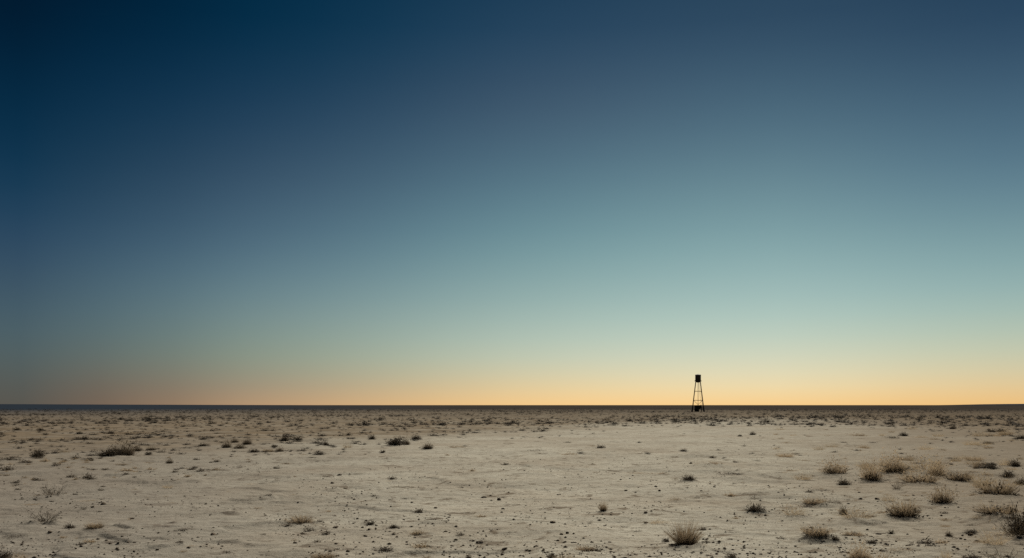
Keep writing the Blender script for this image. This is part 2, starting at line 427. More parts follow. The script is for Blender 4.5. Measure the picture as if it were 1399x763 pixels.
# ------------------------------------------------------------------ plants placed one by one: px, base row, width px, height px, kind, label
G_SHRUB, G_TUFT = 'dry shrubs scattered over the plain', 'grass tufts scattered over the plain'
BUSHES = [
 (938, 745, 46, 32, 'tuft', 'big round straw grass tuft standing alone in the near sand below the water tower'),
 (911, 738, 10, 6, 'dark', 'little dark sprig pressed against the left side of the big round grass tuft'),
 (410, 716, 27, 12, 'mixed', 'dark hearted grass clump with a tan spike, alone in the near sand left of centre'),
 (441, 766, 22, 10, 'mixed', 'tan grass clump cut by the bottom edge below the dark hearted clump'),
 (824, 699, 13, 13, 'tuft', 'small upright straw tuft on open sand left of the big round tuft'),
 (806, 713, 8, 5, 'twiggy', 'tiny twiggy sprig just below and left of the small upright straw tuft'),
 (925, 685, 16, 7, 'mat', 'low spiky tan mat straight above the big round grass tuft'),
 (942, 660, 18, 6, 'dark', 'low dark hump of scrub in open sand below the water tower'),
 (973, 643, 34, 5, 'mat', 'long thin dark strip of scrub on a faint sand ridge below the tower'),
 (1002, 655, 32, 5, 'mat', 'long dark strip of dead scrub right of and below the thin ridge strip'),
 (1033, 702, 24, 9, 'dark', 'dark ragged clump with loose twigs in the sand right of the big round tuft'),
 (1032, 684, 16, 8, 'twiggy', 'loose twiggy spray just above the dark ragged clump'),
 (799, 751, 19, 8, 'mixed', 'flat dark and tan clump near the bottom edge left of the big round tuft'),
 (754, 761, 12, 7, 'dark', 'small dark clump at the bottom edge left of the middle grass patch'),
 (774, 768, 28, 10, 'pale', 'loose tan grass patch cut by the bottom edge near the middle'),
 (960, 723, 13, 4, 'dark', 'flat dark scrap of scrub behind the right shoulder of the big round tuft'),
 (966, 742, 11, 6, 'dark', 'dark flat hump touching the right side of the big round grass tuft'),
 (1001, 764, 15, 7, 'dark', 'jagged dark hump at the bottom edge right of the big round tuft'),
 (901, 714, 22, 6, 'pale', 'faint see through patch of pale twigs up left of the big round tuft'),
 (592, 715, 17, 6, 'mat', 'low tan topped mat alone in the near sand at the middle'),
 (537, 722, 11, 6, 'dark', 'small lumpy clump between the two nearest mats at the middle'),
 (505, 718, 13, 6, 'dark', 'low dark slanting clump left of the lumpy clump in the middle sand'),
 (571, 732, 14, 7, 'mixed', 'small greyish clump on a slight hollow edge in the near middle sand'),
 (640, 757, 9, 7, 'dark', 'round dark sprig near the bottom edge at the middle'),
 (70, 677, 32, 18, 'twiggy', 'spreading twiggy shrub with one tall spike on open sand at far left'),
 (58, 719, 42, 19, 'twiggy', 'sprawling bare twigged shrub on a low dark mound near the lower left corner'),
 (94, 722, 13, 6, 'dark', 'dark crooked clump just right of the sprawling bare twigged shrub'),
 (113, 694, 10, 9, 'twiggy', 'little dark sprig with two tan stems on sand between the two left twiggy shrubs'),
 (128, 727, 18, 10, 'mixed', 'dark clump with straw fringe near the lower left corner'),
 (3, 766, 18, 13, 'dark', 'dark bushy clump cut by the lower left corner of the view'),
 (20, 765, 26, 9, 'pale', 'pale yellow grass fringe beside the dark clump in the lower left corner'),
 (18, 735, 30, 7, 'mat', 'long dark scrub strip slanting at the left edge below the bare twigged shrub'),
 (147, 625, 31, 11, 'dark', 'wide dark left half of the largest shrub cluster on the left plain'),
 (155, 622, 15, 13, 'fuzz', 'fuzzy peak rising in the middle of the largest left shrub cluster'),
 (170, 624, 24, 16, 'fuzz', 'tall round right half of the largest shrub cluster on the left plain'),
 (187, 616, 12, 7, 'fuzz', 'small round grey shrub just right of and behind the largest left cluster'),
 (205, 615, 14, 4, 'fuzz', 'low flat grey clump furthest right behind the largest left cluster'),
 (202, 621, 9, 4, 'dark', 'small black clump in front of the two grey shrubs by the left cluster'),
 (50, 623, 17, 8, 'dark', 'dark domed shrub left of the largest left cluster'),
 (12, 630, 26, 9, 'mat', 'wide brown mat of scrub at the left edge level with the largest cluster'),
 (87, 618, 14, 5, 'mat', 'flat tan scrub patch between the dark domed shrub and the largest left cluster'),
 (101, 625, 15, 4, 'mat', 'thin dark strip just left of the largest left cluster'),
 (231, 633, 10, 6, 'fuzz', 'lone little rounded shrub in clear sand right of the largest left cluster'),
 (283, 647, 46, 5, 'mat', 'long sparse streak of dead twigs in clear sand at left of centre'),
 (327, 641, 8, 6, 'twiggy', 'small upright twig tuft at the right end of the dead twig streak'),
 (228, 669, 12, 5, 'pale', 'faint pale sprig in the clear sand of the left half'),
 (309, 611, 13, 8, 'fuzz', 'squat rounded shrub leftmost in the row of grey domes left of centre'),
 (327, 613, 16, 6, 'fuzz', 'broad low grey dome in front in the row left of centre'),
 (337, 608, 13, 7, 'fuzz', 'round grey dome topmost right in the row left of centre'),
 (320, 606, 10, 5, 'fuzz', 'small pale dome behind the row of grey domes left of centre'),
 (346, 618, 14, 5, 'dark', 'dark flat wedge shrub below the row of grey domes left of centre'),
 (366, 617, 12, 5, 'mixed', 'dark and tan wedge shrub right of the row of grey domes'),
 (381, 617, 11, 5, 'fuzz', 'small domed shrub last to the right in the lower row left of centre'),
 (276, 610, 15, 4, 'dark', 'flat dark shrub a little left of the row of grey domes'),
 (388, 605, 12, 7, 'dark', 'bold dark domed shrub between the grey domes and the middle pair'),
 (407, 604, 11, 5, 'dark', 'slanting dark shrub next right of the bold dark dome'),
 (374, 611, 8, 4, 'dark', 'little black dome below and left of the bold dark dome'),
 (474, 612, 11, 7, 'pale', 'pale thin bush with gaps between the dark dome and the middle pair'),
 (445, 610, 7, 5, 'dark', 'small black upright knob left of the pale thin bush'),
 (436, 624, 15, 4, 'dark', 'dark flat shrub lying in sand below the pale thin bush'),
 (540, 610, 24, 10, 'dark', 'largest domed dark shrub at the middle of the plain'),
 (554, 609, 11, 8, 'fuzz', 'rounded brown shrub joined to the right side of the largest middle dome'),
 (568, 602, 13, 6, 'dark', 'dark domed shrub up right of the largest middle dome'),
 (508, 602, 10, 6, 'dark', 'small dark dome up left of the largest middle dome'),
 (584, 616, 15, 7, 'fuzz', 'peaked brown shrub down right of the largest middle dome'),
 (522, 621, 7, 4, 'dark', 'small black dome just below the largest middle dome'),
 (627, 615, 22, 4, 'mat', 'thin bent strip of scrub right of the peaked brown shrub'),
 (730, 620, 26, 4, 'mat', 'long low broken scrub strip on the pale pan at centre'),
 (779, 625, 20, 4, 'mat', 'flat dark strip on the pan below and right of the broken strip'),
 (820, 614, 12, 5, 'dark', 'pair of flat dark scraps stacked on the pan left of the tower'),
 (934, 618, 10, 3, 'dark', 'small flat dark strip on the pan straight below the tower'),
 (1029, 594, 8, 4, 'dark', 'lone black dome on the pale pan just right of the tower'),
 (1011, 596, 6, 3, 'dark', 'tiny black dome between the tower and the lone black dome'),
 (1142, 654, 30, 13, 'fuzz', 'broad lumpy grey shrub leftmost of the right hand bushes'),
 (1154, 665, 17, 8, 'dark', 'low dark flat topped shrub below the broad lumpy grey shrub'),
 (1193, 659, 25, 20, 'fuzz', 'tall fuzzy tan shrub with black base second from the left among the right hand bushes'),
 (1186, 647, 20, 12, 'pale', 'pale grass rising behind the tall fuzzy tan shrub'),
 (1223, 652, 30, 17, 'fuzz', 'wide fuzzy shrub leaning right next to the tall fuzzy tan shrub'),
 (1210, 640, 16, 12, 'pale', 'pale upright grass behind the left end of the wide fuzzy shrub'),
 (1241, 646, 11, 8, 'twiggy', 'open twiggy sprig between the wide fuzzy shrub and the big double shrub'),
 (1270, 650, 46, 20, 'pale', 'large pale grass dome behind the big double shrub on the right'),
 (1260, 664, 38, 17, 'mixed', 'front half of the big double shrub with long dark base on the right'),
 (1283, 657, 22, 14, 'fuzz', 'tan right shoulder of the big double shrub'),
 (1314, 661, 26, 14, 'mixed', 'ragged dark cored shrub right of the big double shrub'),
 (1322, 659, 10, 9, 'dark', 'black knot of scrub inside the ragged cored shrub'),
 (1343, 668, 26, 20, 'pale', 'pale grass plume leaning left beside the widest black based shrub'),
 (1367, 683, 38, 24, 'mixed', 'broad bushy shrub with widest black base near the right edge'),
 (1355, 647, 24, 7, 'dark', 'long flat dark shrub above the broad bushy shrub near the right edge'),
 (1338, 645, 13, 8, 'fuzz', 'small brown dome left of the long flat dark shrub'),
 (1389, 642, 15, 9, 'dark', 'dark slanting dome near the right edge above the broad bushy shrub'),
 (1375, 640, 16, 9, 'pale', 'pale grass left beside the dark slanting dome'),
 (1379, 657, 18, 8, 'dark', 'black flat clump between the slanting dome and the broad bushy shrub'),
 (1397, 669, 14, 13, 'dark', 'black lumpy shrub cut by the right edge of the view'),
 (1346, 638, 8, 4, 'dark', 'left one of two black flat domes high on the right side'),
 (1356, 638, 11, 4, 'dark', 'right one of two black flat domes high on the right side'),
 (1290, 692, 28, 18, 'fuzz', 'upright open shrub standing clear in the middle of the right hand sand'),
 (1238, 707, 31, 24, 'mixed', 'spiky straw topped tuft with black base left of the upright open shrub'),
 (1227, 674, 16, 12, 'twiggy', 'low twiggy tuft with a thin spike above the spiky straw topped tuft'),
 (1113, 692, 24, 9, 'mixed', 'left half of a long low tan scrub bank on the right hand sand'),
 (1136, 692, 22, 8, 'mat', 'right half of the long low tan scrub bank'),
 (1086, 706, 26, 14, 'pale', 'pale yellow grass patch left of the long low scrub bank'),
 (1154, 703, 10, 11, 'dark', 'black crooked stump of scrub at the head of the tan grass streak'),
 (1173, 711, 40, 15, 'pale', 'tan grass streak trailing right from the black crooked stump'),
 (1200, 716, 26, 4, 'mat', 'thin dark dead branch line at the tail of the tan grass streak'),
 (1215, 689, 18, 9, 'pale', 'pale grass sprig left of the spiky straw topped tuft'),
 (1117, 738, 30, 14, 'mixed', 'hummock of dark and tan scrub low on the right hand sand'),
 (1141, 740, 11, 7, 'dark', 'dark knob on the right slope of the scrub hummock'),
 (1167, 733, 20, 7, 'mixed', 'thin low clump with arching stems right of the scrub hummock'),
 (1192, 742, 14, 6, 'dark', 'smooth dark hump right of the clump with arching stems'),
 (1218, 727, 8, 6, 'dark', 'tiny round sprig above the smooth dark hump'),
 (1297, 732, 9, 7, 'dark', 'round dark ball of scrub in the sand below the upright open shrub'),
 (1330, 730, 19, 5, 'dark', 'flat dark clump with a long shadowed tail right of the round dark ball'),
 (1176, 768, 26, 16, 'fuzz', 'bushy grey shrub cut by the bottom edge on the right hand sand'),
 (1206, 769, 42, 12, 'pale', 'row of loose grey stalks along the bottom edge right of the bushy grey shrub'),
 (1240, 753, 36, 6, 'mat', 'long jagged dark scrub strip near the bottom right'),
 (1366, 713, 42, 14, 'mixed', 'low wide scrub with black heart left of the big dark twig bush'),
 (1392, 738, 46, 44, 'twiggy', 'big dark twig bush with long bent bare branches at the right edge'),
 (1396, 734, 30, 34, 'dark', 'dense black heart behind the bent branches at the right edge'),
 (1360, 748, 28, 22, 'pale', 'tan grass clump left of the big dark twig bush'),
 (1376, 771, 46, 22, 'twiggy', 'grey twig thicket in the lower right corner'),
 (1330, 767, 28, 9, 'dark', 'low black scrub cut by the bottom edge left of the corner thicket'),
 (1294, 760, 12, 12, 'pale', 'single pale yellow sprig near the bottom edge right of the jagged strip'),
 (1342, 609, 20, 6, 'pale', 'pale tan grass dome high on the right side'),
 (1326, 607, 14, 7, 'pale', 'brownish grass just left of the pale tan grass dome'),
 (1351, 606, 13, 4, 'dark', 'dark flat dome touching the pale tan grass dome'),
 (1356, 592, 13, 4, 'dark', 'left dark dome of a pair far up on the right side'),
 (1368, 592, 11, 4, 'dark', 'right dark dome of a pair far up on the right side'),
 (1345, 597, 22, 8, 'pale', 'brown fuzzy grass below the left dark dome of the far pair'),
 (1302, 588, 9, 4, 'dark', 'black dome standing clear on the far right sand'),
 (1236, 596, 11, 5, 'dark', 'dark dome on the pan midway between tower and right edge'),
 (1263, 598, 24, 4, 'mat', 'broken brown scrub line right of the dark dome on the pan'),
 (1397, 601, 13, 5, 'dark', 'dark dome touching the right edge high on the plain'),
 (22, 590, 10, 4, 'dark', 'dark dome near the left edge of the far plain'),
 (55, 590, 9, 4, 'dark', 'dark dome second from the left edge on the far plain'),
 (115, 602, 10, 5, 'dark', 'flat black dome midway to the largest left cluster'),
 (150, 594, 11, 4, 'dark', 'black dome behind the largest left cluster'),
 (108, 595, 9, 4, 'dark', 'dark dome left of and behind the largest left cluster'),
]
# sand banked up round the larger plants
for px, py, w, h, kind, lab in BUSHES:
    x, y = ground_xy(px, py); s = w * y / F
    if w >= 16 and y < 45:
        MOUNDS.append((x, y + .05, min(.08, .06 * s + .01), .62 * s + .1, .75 * s + .15))
for px, py, rw, mh in ((58, 716, 60, .10), (1120, 736, 50, .09), (1180, 712, 60, .05), (1370, 716, 60, .08), (1000, 657, 50, .04), (973, 645, 46, .04), (950, 750, 46, .03), (1355, 686, 60, .06), (1200, 690, 70, .04), (1265, 664, 70, .05)):
    x, y = ground_xy(px, py); MOUNDS.append((x, y, mh * .55, rw * y / F * .6, rw * y / F * .5))

BIG_NAME = {'tuft': ('grass_tuft', 'grass tuft', G_TUFT), 'pale': ('grass_tuft', 'grass tuft', G_TUFT), 'mat': ('scrub_mat', 'scrub', G_SHRUB),
            'twiggy': ('bare_shrub', 'shrub', G_SHRUB)}
bx = np.array([ground_xy(b[0], b[1]) for b in BUSHES]); bz = height(bx[:, 0], bx[:, 1])
for i, (px, py, w, h, kind, lab) in enumerate(BUSHES):
    x, y = ground_xy(px, py); s = w * y / F; sh = h * y / F
    nm, cat, grp = BIG_NAME.get(kind, ('dry_shrub', 'shrub', G_SHRUB))
    y += .22 * s
    if kind == 'fuzz' and px < 700: kind = 'grey'  # left shrubs get the darker fuzz copy, painted as if backlit
    ms, mf, fn = PROTO[kind][i % 4]
    root = empty(nm, (x, y, float(bz[i]) - .01), rng.random() * 6.28 if kind != 'mat' else rng.normal(0, .15))
    tag(root, lab, cat, grp)
    k = {'tuft': .84, 'mat': 1.0, 'fuzz': 1.15, 'mixed': 1.1, 'pale': 1.15, 'twiggy': .8}.get(kind, 1.0)
    kz = {'mat': 1.35, 'twiggy': 1.0, 'fuzz': 1.45, 'grey': 1.3, 'mixed': 1.3, 'pale': 1.3, 'tuft': 1.3}.get(kind, 1.1)
    for me in (ms, mf):
        if me is None: continue
        o = link(bpy.data.objects.new(me.name.split('.')[0], me), root)
        o.scale = (s * k, s * k, sh * kz)

# ------------------------------------------------------------------ scattered scrub, clods, grass mats
def pan(x, y):
    """0 in the middle of the bare pan, 1 at its edge"""
    rx, ry = x - 9, y - 45
    return np.hypot((rx * .31 + ry * .95) / 60, (rx * .95 - ry * .31) / 12)

def field(px, py):
    """how thickly scrub grows at a place: thick far band, dense flanks, bare pan in the middle"""
    d_ = CAM_H * F / (py - HOR); x = (px - PW / 2) * d_ / F
    d = sstep(.72, 1.4, pan(x, d_) + .25 * perlin(x * .12, d_ * .12, 33)) * (1 - .75 * sstep(620, 700, py))
    return .022 + d * (.30 + .70 * sstep(.40, .62, perlin(x * .22, d_ * .11, 31) * .5 + .5))

pts = []
while len(pts) < 3300:
    px = rng.uniform(-60, 1460); py = 566.5 + (rng.random() ** 1.7) * 200
    if py > 775: continue
    if rng.random() < field(np.array([px]), np.array([py]))[0]:
        pts.append((px, py))
pts.sort(key=lambda p: -p[1])
P2 = np.array([ground_xy(*p) for p in pts]); Z2 = height(P2[:, 0], P2[:, 1])

def low_clump(seed, n=330):
    v, q = merge([leaves(n, seed, .075, .8, .6, .05), blades(30, seed + 1, .3, (10, 80), (.5, 1.0), .022, .6, 2)])
    return v, q
SC = [fast_mesh('scrub_clump', *low_clump(900 + 3 * i), M_DARK if i % 3 else M_FUZZ, False) for i in range(7)]
vx = []; stuffV = []; stuffQ = []; nb = 0
lc = [low_clump(950 + 3 * i, 150) for i in range(6)]
far_pts = []
n_ind = 0
for (x, y), z, (px, py) in zip(P2, Z2, pts):
    s = float(np.clip(rng.lognormal(math.log(.25), .5), .09, .75)) * (0.36 if py > 650 else (.58 if py > 612 else .9)); hh = s * rng.uniform(.22, .42)
    if pan(x, y) < 1.0: s = min(s, .26); hh = min(hh, .08)
    if n_ind < 300 and -15 < px < 1414:
        o = bpy.data.objects.new('scrub_clump', SC[int(rng.integers(7))]); link(o)
        o.location = (x, y, z - .008); o.scale = (s, s, hh); o.rotation_euler = (0, 0, rng.random() * 6.28)
        if py > 640:
            tag(o, 'small dark scrap of scrub strewn over the bare near sand', 'scrub', 'scrub scraps on the near sand')
        elif px < 640:
            tag(o, 'low dark scrub clump among the many dotting the left half of the plain', 'scrub', 'scrub clumps dotting the left plain')
        else:
            tag(o, 'low dark scrub clump among the many dotting the right half of the plain', 'scrub', 'scrub clumps dotting the right plain')
        n_ind += 1
    else:
        far_pts.append((x, y, z, s, hh))
# the band of scrub out to the dark plain that nobody could count
while len(far_pts) < 15000:
    y = 75 + rng.random() ** .9 * 330; x = rng.uniform(-.62, .62) * y
    if perlin(np.array([x * .03]), np.array([y * .018]), 44)[0] + rng.normal(0, .3) < -.1: continue
    s = float(np.clip(rng.lognormal(math.log(.30), .55), .10, 1.1)); far_pts.append((x, y, 0, s, s * rng.uniform(.3, .5)))
FP = np.array(far_pts); FP[:, 2] = height(FP[:, 0], FP[:, 1])
for x, y, z, s, hh in FP:
    v, q = lc[int(rng.integers(6))]
    if y > 150: q = q[::2]
    a = rng.random() * 6.28; ca, sa = math.cos(a), math.sin(a)
    V = np.stack([(v[:, 0] * ca - v[:, 1] * sa) * s + x, (v[:, 0] * sa + v[:, 1] * ca) * s + y, v[:, 2] * hh + z], 1)
    used, inv = np.unique(q, return_inverse=True)
    stuffV.append(V[used]); stuffQ.append(inv.reshape(q.shape) + nb); nb += len(used)
o = link(bpy.data.objects.new('distant_scrub', fast_mesh('distant_scrub', np.concatenate(stuffV), np.concatenate(stuffQ), M_FAR, False)))
tag(o, 'dark low scrub covering the far plain towards the horizon', 'scrub', None, 'stuff')

# clods and stones
cl = []
while len(cl) < 300:
    px = rng.uniform(-10, 1410); py = 596 + 172 * rng.random() ** .75
    # clods gather in loose groups
    if perlin(np.array([px * .012]), np.array([py * .03]), 77)[0] + rng.normal(0, .3) < .02: continue
    cl.append((px, py))
HANDCLOD = [(464, 653.5, 7, 6), (471, 671, 5, 4), (454, 666, 6, 4), (661, 681, 9, 4), (682, 683, 7, 6), (655, 740, 11, 5), (609, 728, 5, 4), (689, 750, 7, 4), (901, 673, 4, 4), (896, 668, 4, 3),
            (976, 668, 4, 3), (944, 641, 4, 4), (775, 728, 5, 5), (767, 730, 5, 5), (855, 672, 4, 3), (403, 746, 6, 4), (1086, 752, 4, 4), (1107, 753, 5, 4), (414, 728, 5, 4), (613, 703, 7, 3), (755, 711, 9, 4), (972, 759, 10, 4), (883, 712, 7, 4), (1156, 755, 8, 4)]
cl = [(p[0], p[1], None, None) for p in cl[:300 - len(HANDCLOD)]] + HANDCLOD
C2 = np.array([ground_xy(p[0], p[1]) for p in cl]); CZ = height(C2[:, 0], C2[:, 1])
for (x, y), z, (px, py, w, h) in zip(C2, CZ, cl):
    o = bpy.data.objects.new('dirt_clod', CLODS[int(rng.integers(7))]); link(o)
    s = w * y / F if w else float(np.clip(rng.lognormal(math.log(.027), .5), .014, .075)) * (1 + .25 * max(0, y - 14) / 14)
    hh = h * y / F * .8 if h else s * rng.uniform(.35, .65)
    o.location = (x, y, z - .004); o.scale = (s, s * rng.uniform(.7, 1.1), hh); o.rotation_euler = (rng.normal(0, .15), rng.normal(0, .15), rng.random() * 6.28)
    tag(o, 'small dark clod of earth lying loose on the pale sand', 'clod', 'earth clods strewn over the sand')

# thin mats of dead twigs, lying across the sand
mt = []
while len(mt) < 295:
    px = rng.uniform(-10, 1410); py = 602 + 165 * rng.random()
    if len(mt) < 110: px = rng.uniform(1060, 1410); py = 585 + 175 * rng.random()
    if abs(px - 760) < 200 and rng.random() < .5: continue
    mt.append((px, py))
T2 = np.array([ground_xy(*p) for p in mt]); TZ = height(T2[:, 0], T2[:, 1])
for (x, y), z, p in zip(T2, TZ, mt):
    o = bpy.data.objects.new('dead_twigs', PROTO['mat'][int(rng.integers(4))][1]); link(o)
    s = y / F * float(np.clip(rng.lognormal(math.log(9), .5), 4, 26))
    o.location = (x, y, z - .006); o.scale = (s, s * rng.uniform(.5, 1.2), y / F * rng.uniform(1.8, 4.0)); o.rotation_euler = (0, 0, rng.normal(0, .25))
    tag(o, 'flat strip of dead twigs and crumbs lying on the sand', 'dead twigs', 'strips of dead twigs on the sand', 'thing')

# loose pale grass between the shrubs of the right hand sand
sp_ = []
while len(sp_) < 75:
    px = rng.uniform(1060, 1410); py = 588 + 172 * rng.random()
    if py - 588 > 172 * (px - 960) / 420 + rng.normal(0, 15): continue
    sp_.append((px, py))
S2 = np.array([ground_xy(*p) for p in sp_]); SZ = height(S2[:, 0], S2[:, 1])
for i, ((x, y), z) in enumerate(zip(S2, SZ)):
    kind = ('pale', 'mixed', 'pale', 'mat')[i % 4]
    o = bpy.data.objects.new('grass_sprig', PROTO[kind][int(rng.integers(4))][1]); link(o)
    s = y / F * float(np.clip(rng.lognormal(math.log(13), .4), 6, 26)); o.location = (x, y, z - .008)
    o.scale = (s, s, s * rng.uniform(.3, .55)); o.rotation_euler = (0, 0, rng.random() * 6.28)
    tag(o, 'low loose sprig of dry grass among the right hand shrubs', 'grass', 'grass sprigs among the right hand shrubs')

# crumbs of soil and gravel
gv = []; gq = []; b = 0
for i in range(11000):
    px = rng.uniform(-30, 1430); py = 600 + 170 * rng.random() ** .8
    if perlin(np.array([px * .010]), np.array([py * .03]), 78)[0] + rng.normal(0, .25) < .0: continue
    x, y = ground_xy(px, py); gv.append((x, y))
gv = np.array(gv); gz = height(gv[:, 0], gv[:, 1])
oct_ = np.array([(1, 0, 0), (0, 1, 0), (-1, 0, 0), (0, -1, 0), (0, 0, 1), (0, 0, -.6)], float)
otr = np.array([(0, 1, 4), (1, 2, 4), (2, 3, 4), (3, 0, 4), (1, 0, 5), (2, 1, 5), (3, 2, 5), (0, 3, 5)])
GV = []
for (x, y), z in zip(gv, gz):
    s = float(np.clip(rng.lognormal(math.log(.0085), .5), .004, .024))
    GV.append(oct_ * s * rng.uniform(.6, 1.3, (6, 1)) * np.array([1.2, 1, .7]) + np.array([x, y, z + s * .25]))
o = link(bpy.data.objects.new('gravel', fast_mesh('gravel', np.concatenate(GV), (np.arange(len(GV))[:, None, None] * 6 + otr[None]).reshape(-1, 3), M_CLOD, False)))
tag(o, 'fine dark gravel and soil crumbs over the sand', 'gravel', None, 'stuff')

# ------------------------------------------------------------------ ground sheet
f2 = CAM_H * F
vrow = np.arange(f2 / 9.0, 8.0, -.55)
rows = np.concatenate([np.linspace(.4, 8.9, 24), f2 / vrow, np.geomspace(f2 / vrow[-1] * 1.04, 14000, 40)])
ang = np.concatenate([np.radians(np.linspace(-40, 40, 900)), np.radians(np.linspace(40, 320, 58)[1:-1])])
A, R = np.meshgrid(ang, rows)
GX = R * np.sin(A); GY = R * np.cos(A)
GZ = height(GX.ravel(), GY.ravel()).reshape(GX.shape)
nr, nc = GX.shape
V = np.stack([GX, GY, GZ], 2).reshape(-1, 3)
ii, jj = np.meshgrid(np.arange(nr - 1), np.arange(nc), indexing='ij')
j2 = (jj + 1) % nc
Q = np.stack([ii * nc + jj, (ii + 1) * nc + jj, (ii + 1) * nc + j2, ii * nc + j2], 2).reshape(-1, 4)[:, ::-1]
c0 = len(V); V = np.concatenate([V, [[0, 0, 0]]])
# close the middle under the camera with slim quads
half = np.arange(0, nc - 1, 2)
cap = np.stack([half, half + 1, (half + 2) % nc, np.full(len(half), c0)], 1)[:, ::-1]
Q = np.concatenate([Q, cap])
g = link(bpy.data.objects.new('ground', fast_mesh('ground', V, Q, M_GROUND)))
tag(g, 'pale sandy desert floor with crusted patches', None, None, 'structure')

# ------------------------------------------------------------------ far hills
def ridge(x0, x1, hpx, dist, depth, seed, fade_l, fade_r):
    n = 160; V = []; Fq = []
    for i in range(n + 1):
        t = i / n; px = x0 + (x1 - x0) * t
        X = (px - PW / 2) * dist / F
        e = float(sstep(0, fade_l, np.array(t)) if fade_l else 1) * float(sstep(1, 1 - fade_r, np.array(t)) if fade_r else 1)
        h = hpx * dist / F * e * (1 + .10 * float(perlin(np.array([t * 6.0]), np.array([.5]), seed)[0]) + .04 * float(perlin(np.array([t * 23.0]), np.array([.5]), seed + 1)[0]))
        for u, k in ((-1, 0), (-.55, .45), (-.2, .92), (0, 1), (.3, .9), (1, 0)):
            V.append((X, dist + u * depth, h * k - (6 if k == 0 else 0)))
    for i in range(n):
        for k in range(5):
            Fq.append((i * 6 + k, (i + 1) * 6 + k, (i + 1) * 6 + k + 1, i * 6 + k + 1))
    return mesh_from('hills', V, Fq, M_HILL, True)
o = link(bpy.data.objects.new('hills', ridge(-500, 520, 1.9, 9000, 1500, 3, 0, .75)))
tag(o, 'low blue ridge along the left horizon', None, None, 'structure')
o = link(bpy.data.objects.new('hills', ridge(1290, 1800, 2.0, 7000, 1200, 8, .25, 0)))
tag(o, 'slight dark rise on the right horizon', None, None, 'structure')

# ------------------------------------------------------------------ the water tower (px = photo pixel at its distance)
TY = CAM_H * F / (562.6 - HOR); px = TY / F
TX = (953.7 - PW / 2) * px
tz = float(height(TX, TY)[0])
def zz(row): return (562.6 - row) * px
FACE = -math.atan2(TX, TY)
tower = empty('water_tower', (TX, TY, tz), FACE)
tag(tower, 'tall dark water tower on four splayed legs against the glowing horizon', 'water tower')
r = 3.9 * px
m = MB(); m.lathe([(r * .3, zz(523.0)), (r * .8, zz(522.5)), (r * .99, zz(521.4)), (r, zz(513.0)), (r * 1.02, zz(512.9)), (r * 1.02, zz(512.55))], 32)
for z in (515, 517.2, 519.4):
    m.lathe([(r * 1.002, zz(z) - .03), (r * 1.022, zz(z) - .02), (r * 1.022, zz(z) + .02), (r * 1.002, zz(z) + .03)], 32)
tank = m.build('tank', M_TANK, tower)
m = MB(); m.lathe([(r * 1.05, zz(512.5)), (r * 1.0, zz(512.25)), (r * .5, zz(511.7)), (r * .12, zz(511.35)), (r * .1, zz(511.1))], 32)
m.build('roof', M_TANK, tank)
m = MB(); ro = r * 1.16; m.lathe([(r * .95, zz(521.4)), (ro, zz(521.4)), (ro, zz(521.1)), (r * 1.0, zz(521.1))], 32)
walk = m.build('walkway', M_RUST, tower)
m = MB()
for k in range(16):
    a = k * PI / 8; m.tube([(ro * .98 * math.cos(a), ro * .98 * math.sin(a), zz(521.2)), (ro * .98 * math.cos(a), ro * .98 * math.sin(a), zz(519.9))], [.022, .022], 5)
rail = [(ro * .98 * math.cos(k * PI / 16), ro * .98 * math.sin(k * PI / 16), zz(519.9)) for k in range(33)]
m.tube(rail, [.025] * 33, 5); m.tube([(p[0], p[1], zz(520.5)) for p in rail], [.018] * 33, 5)
m.build('railing', M_RUST, walk)
top_h, bot_h = 3.15 * px, 8.0 * px
def leg_at(row, sx_, sy_):
    t = (row - 522.3) / (562.6 - 522.3); q = top_h + (bot_h - top_h) * t
    return (sx_ * q, sy_ * q, zz(row))
for sx_, sy_ in ((-1, -1), (1, -1), (1, 1), (-1, 1)):
    m = MB(); m.tube([leg_at(521.6, sx_, sy_), leg_at(563.4, sx_, sy_)], [.58 * px, .66 * px], 8)
    leg = m.build('leg', M_RUST, tower)
    a = leg_at(555.0, sx_, sy_); b = leg_at(563.6, sx_, sy_)
    m = MB(); m.tube([a, b], [.85 * px, 1.05 * px], 8); m.box((b[0], b[1], .1), (2.6 * px, 2.6 * px, .3))
    m.build('footing', M_SHED, leg)
cr = ((-1, -1), (1, -1), (1, 1), (-1, 1), (-1, -1))
for row in (534.8, 547.2):
    for (a, b) in zip(cr[:-1], cr[1:]):
        m = MB(); m.tube([leg_at(row, *a), leg_at(row, *b)], [.36 * px] * 2, 6); m.build('crossbar', M_RUST, tower)
for (a, b) in zip(cr[:-1], cr[1:]):
    for (p, q_) in ((a, b), (b, a)):
        m = MB(); A0 = leg_at(547.2, *p); B0 = leg_at(547.2, *q_)
        mid = ((A0[0] + B0[0]) / 2 * .98 + A0[0] * .02, (A0[1] + B0[1]) / 2 * .98 + A0[1] * .02, zz(553.0))
        m.tube([A0, mid], [.24 * px] * 2, 5); m.build('brace', M_RUST, tower)
m = MB(); m.tube([(0, 0, zz(522.6)), (0, 0, 0)], [.30 * px] * 2, 8); m.build('standpipe', M_RUST, tower)
# ladder up the inner side of one leg
m = MB()
for s in (-.16, .16):
    a = leg_at(521.6, 1, -1); b = leg_at(562, 1, -1)
    m.tube([(a[0] - .4 + s, a[1] - .12, a[2]), (b[0] - .4 + s, b[1] - .12, b[2])], [.018, .018], 4)
for k in range(26):
    row = 522.5 + k * 1.5; a = leg_at(row, 1, -1)
    m.tube([(a[0] - .56, a[1] - .12, a[2]), (a[0] - .24, a[1] - .12, a[2])], [.012, .012], 4)
m.build('ladder', M_RUST, tower)

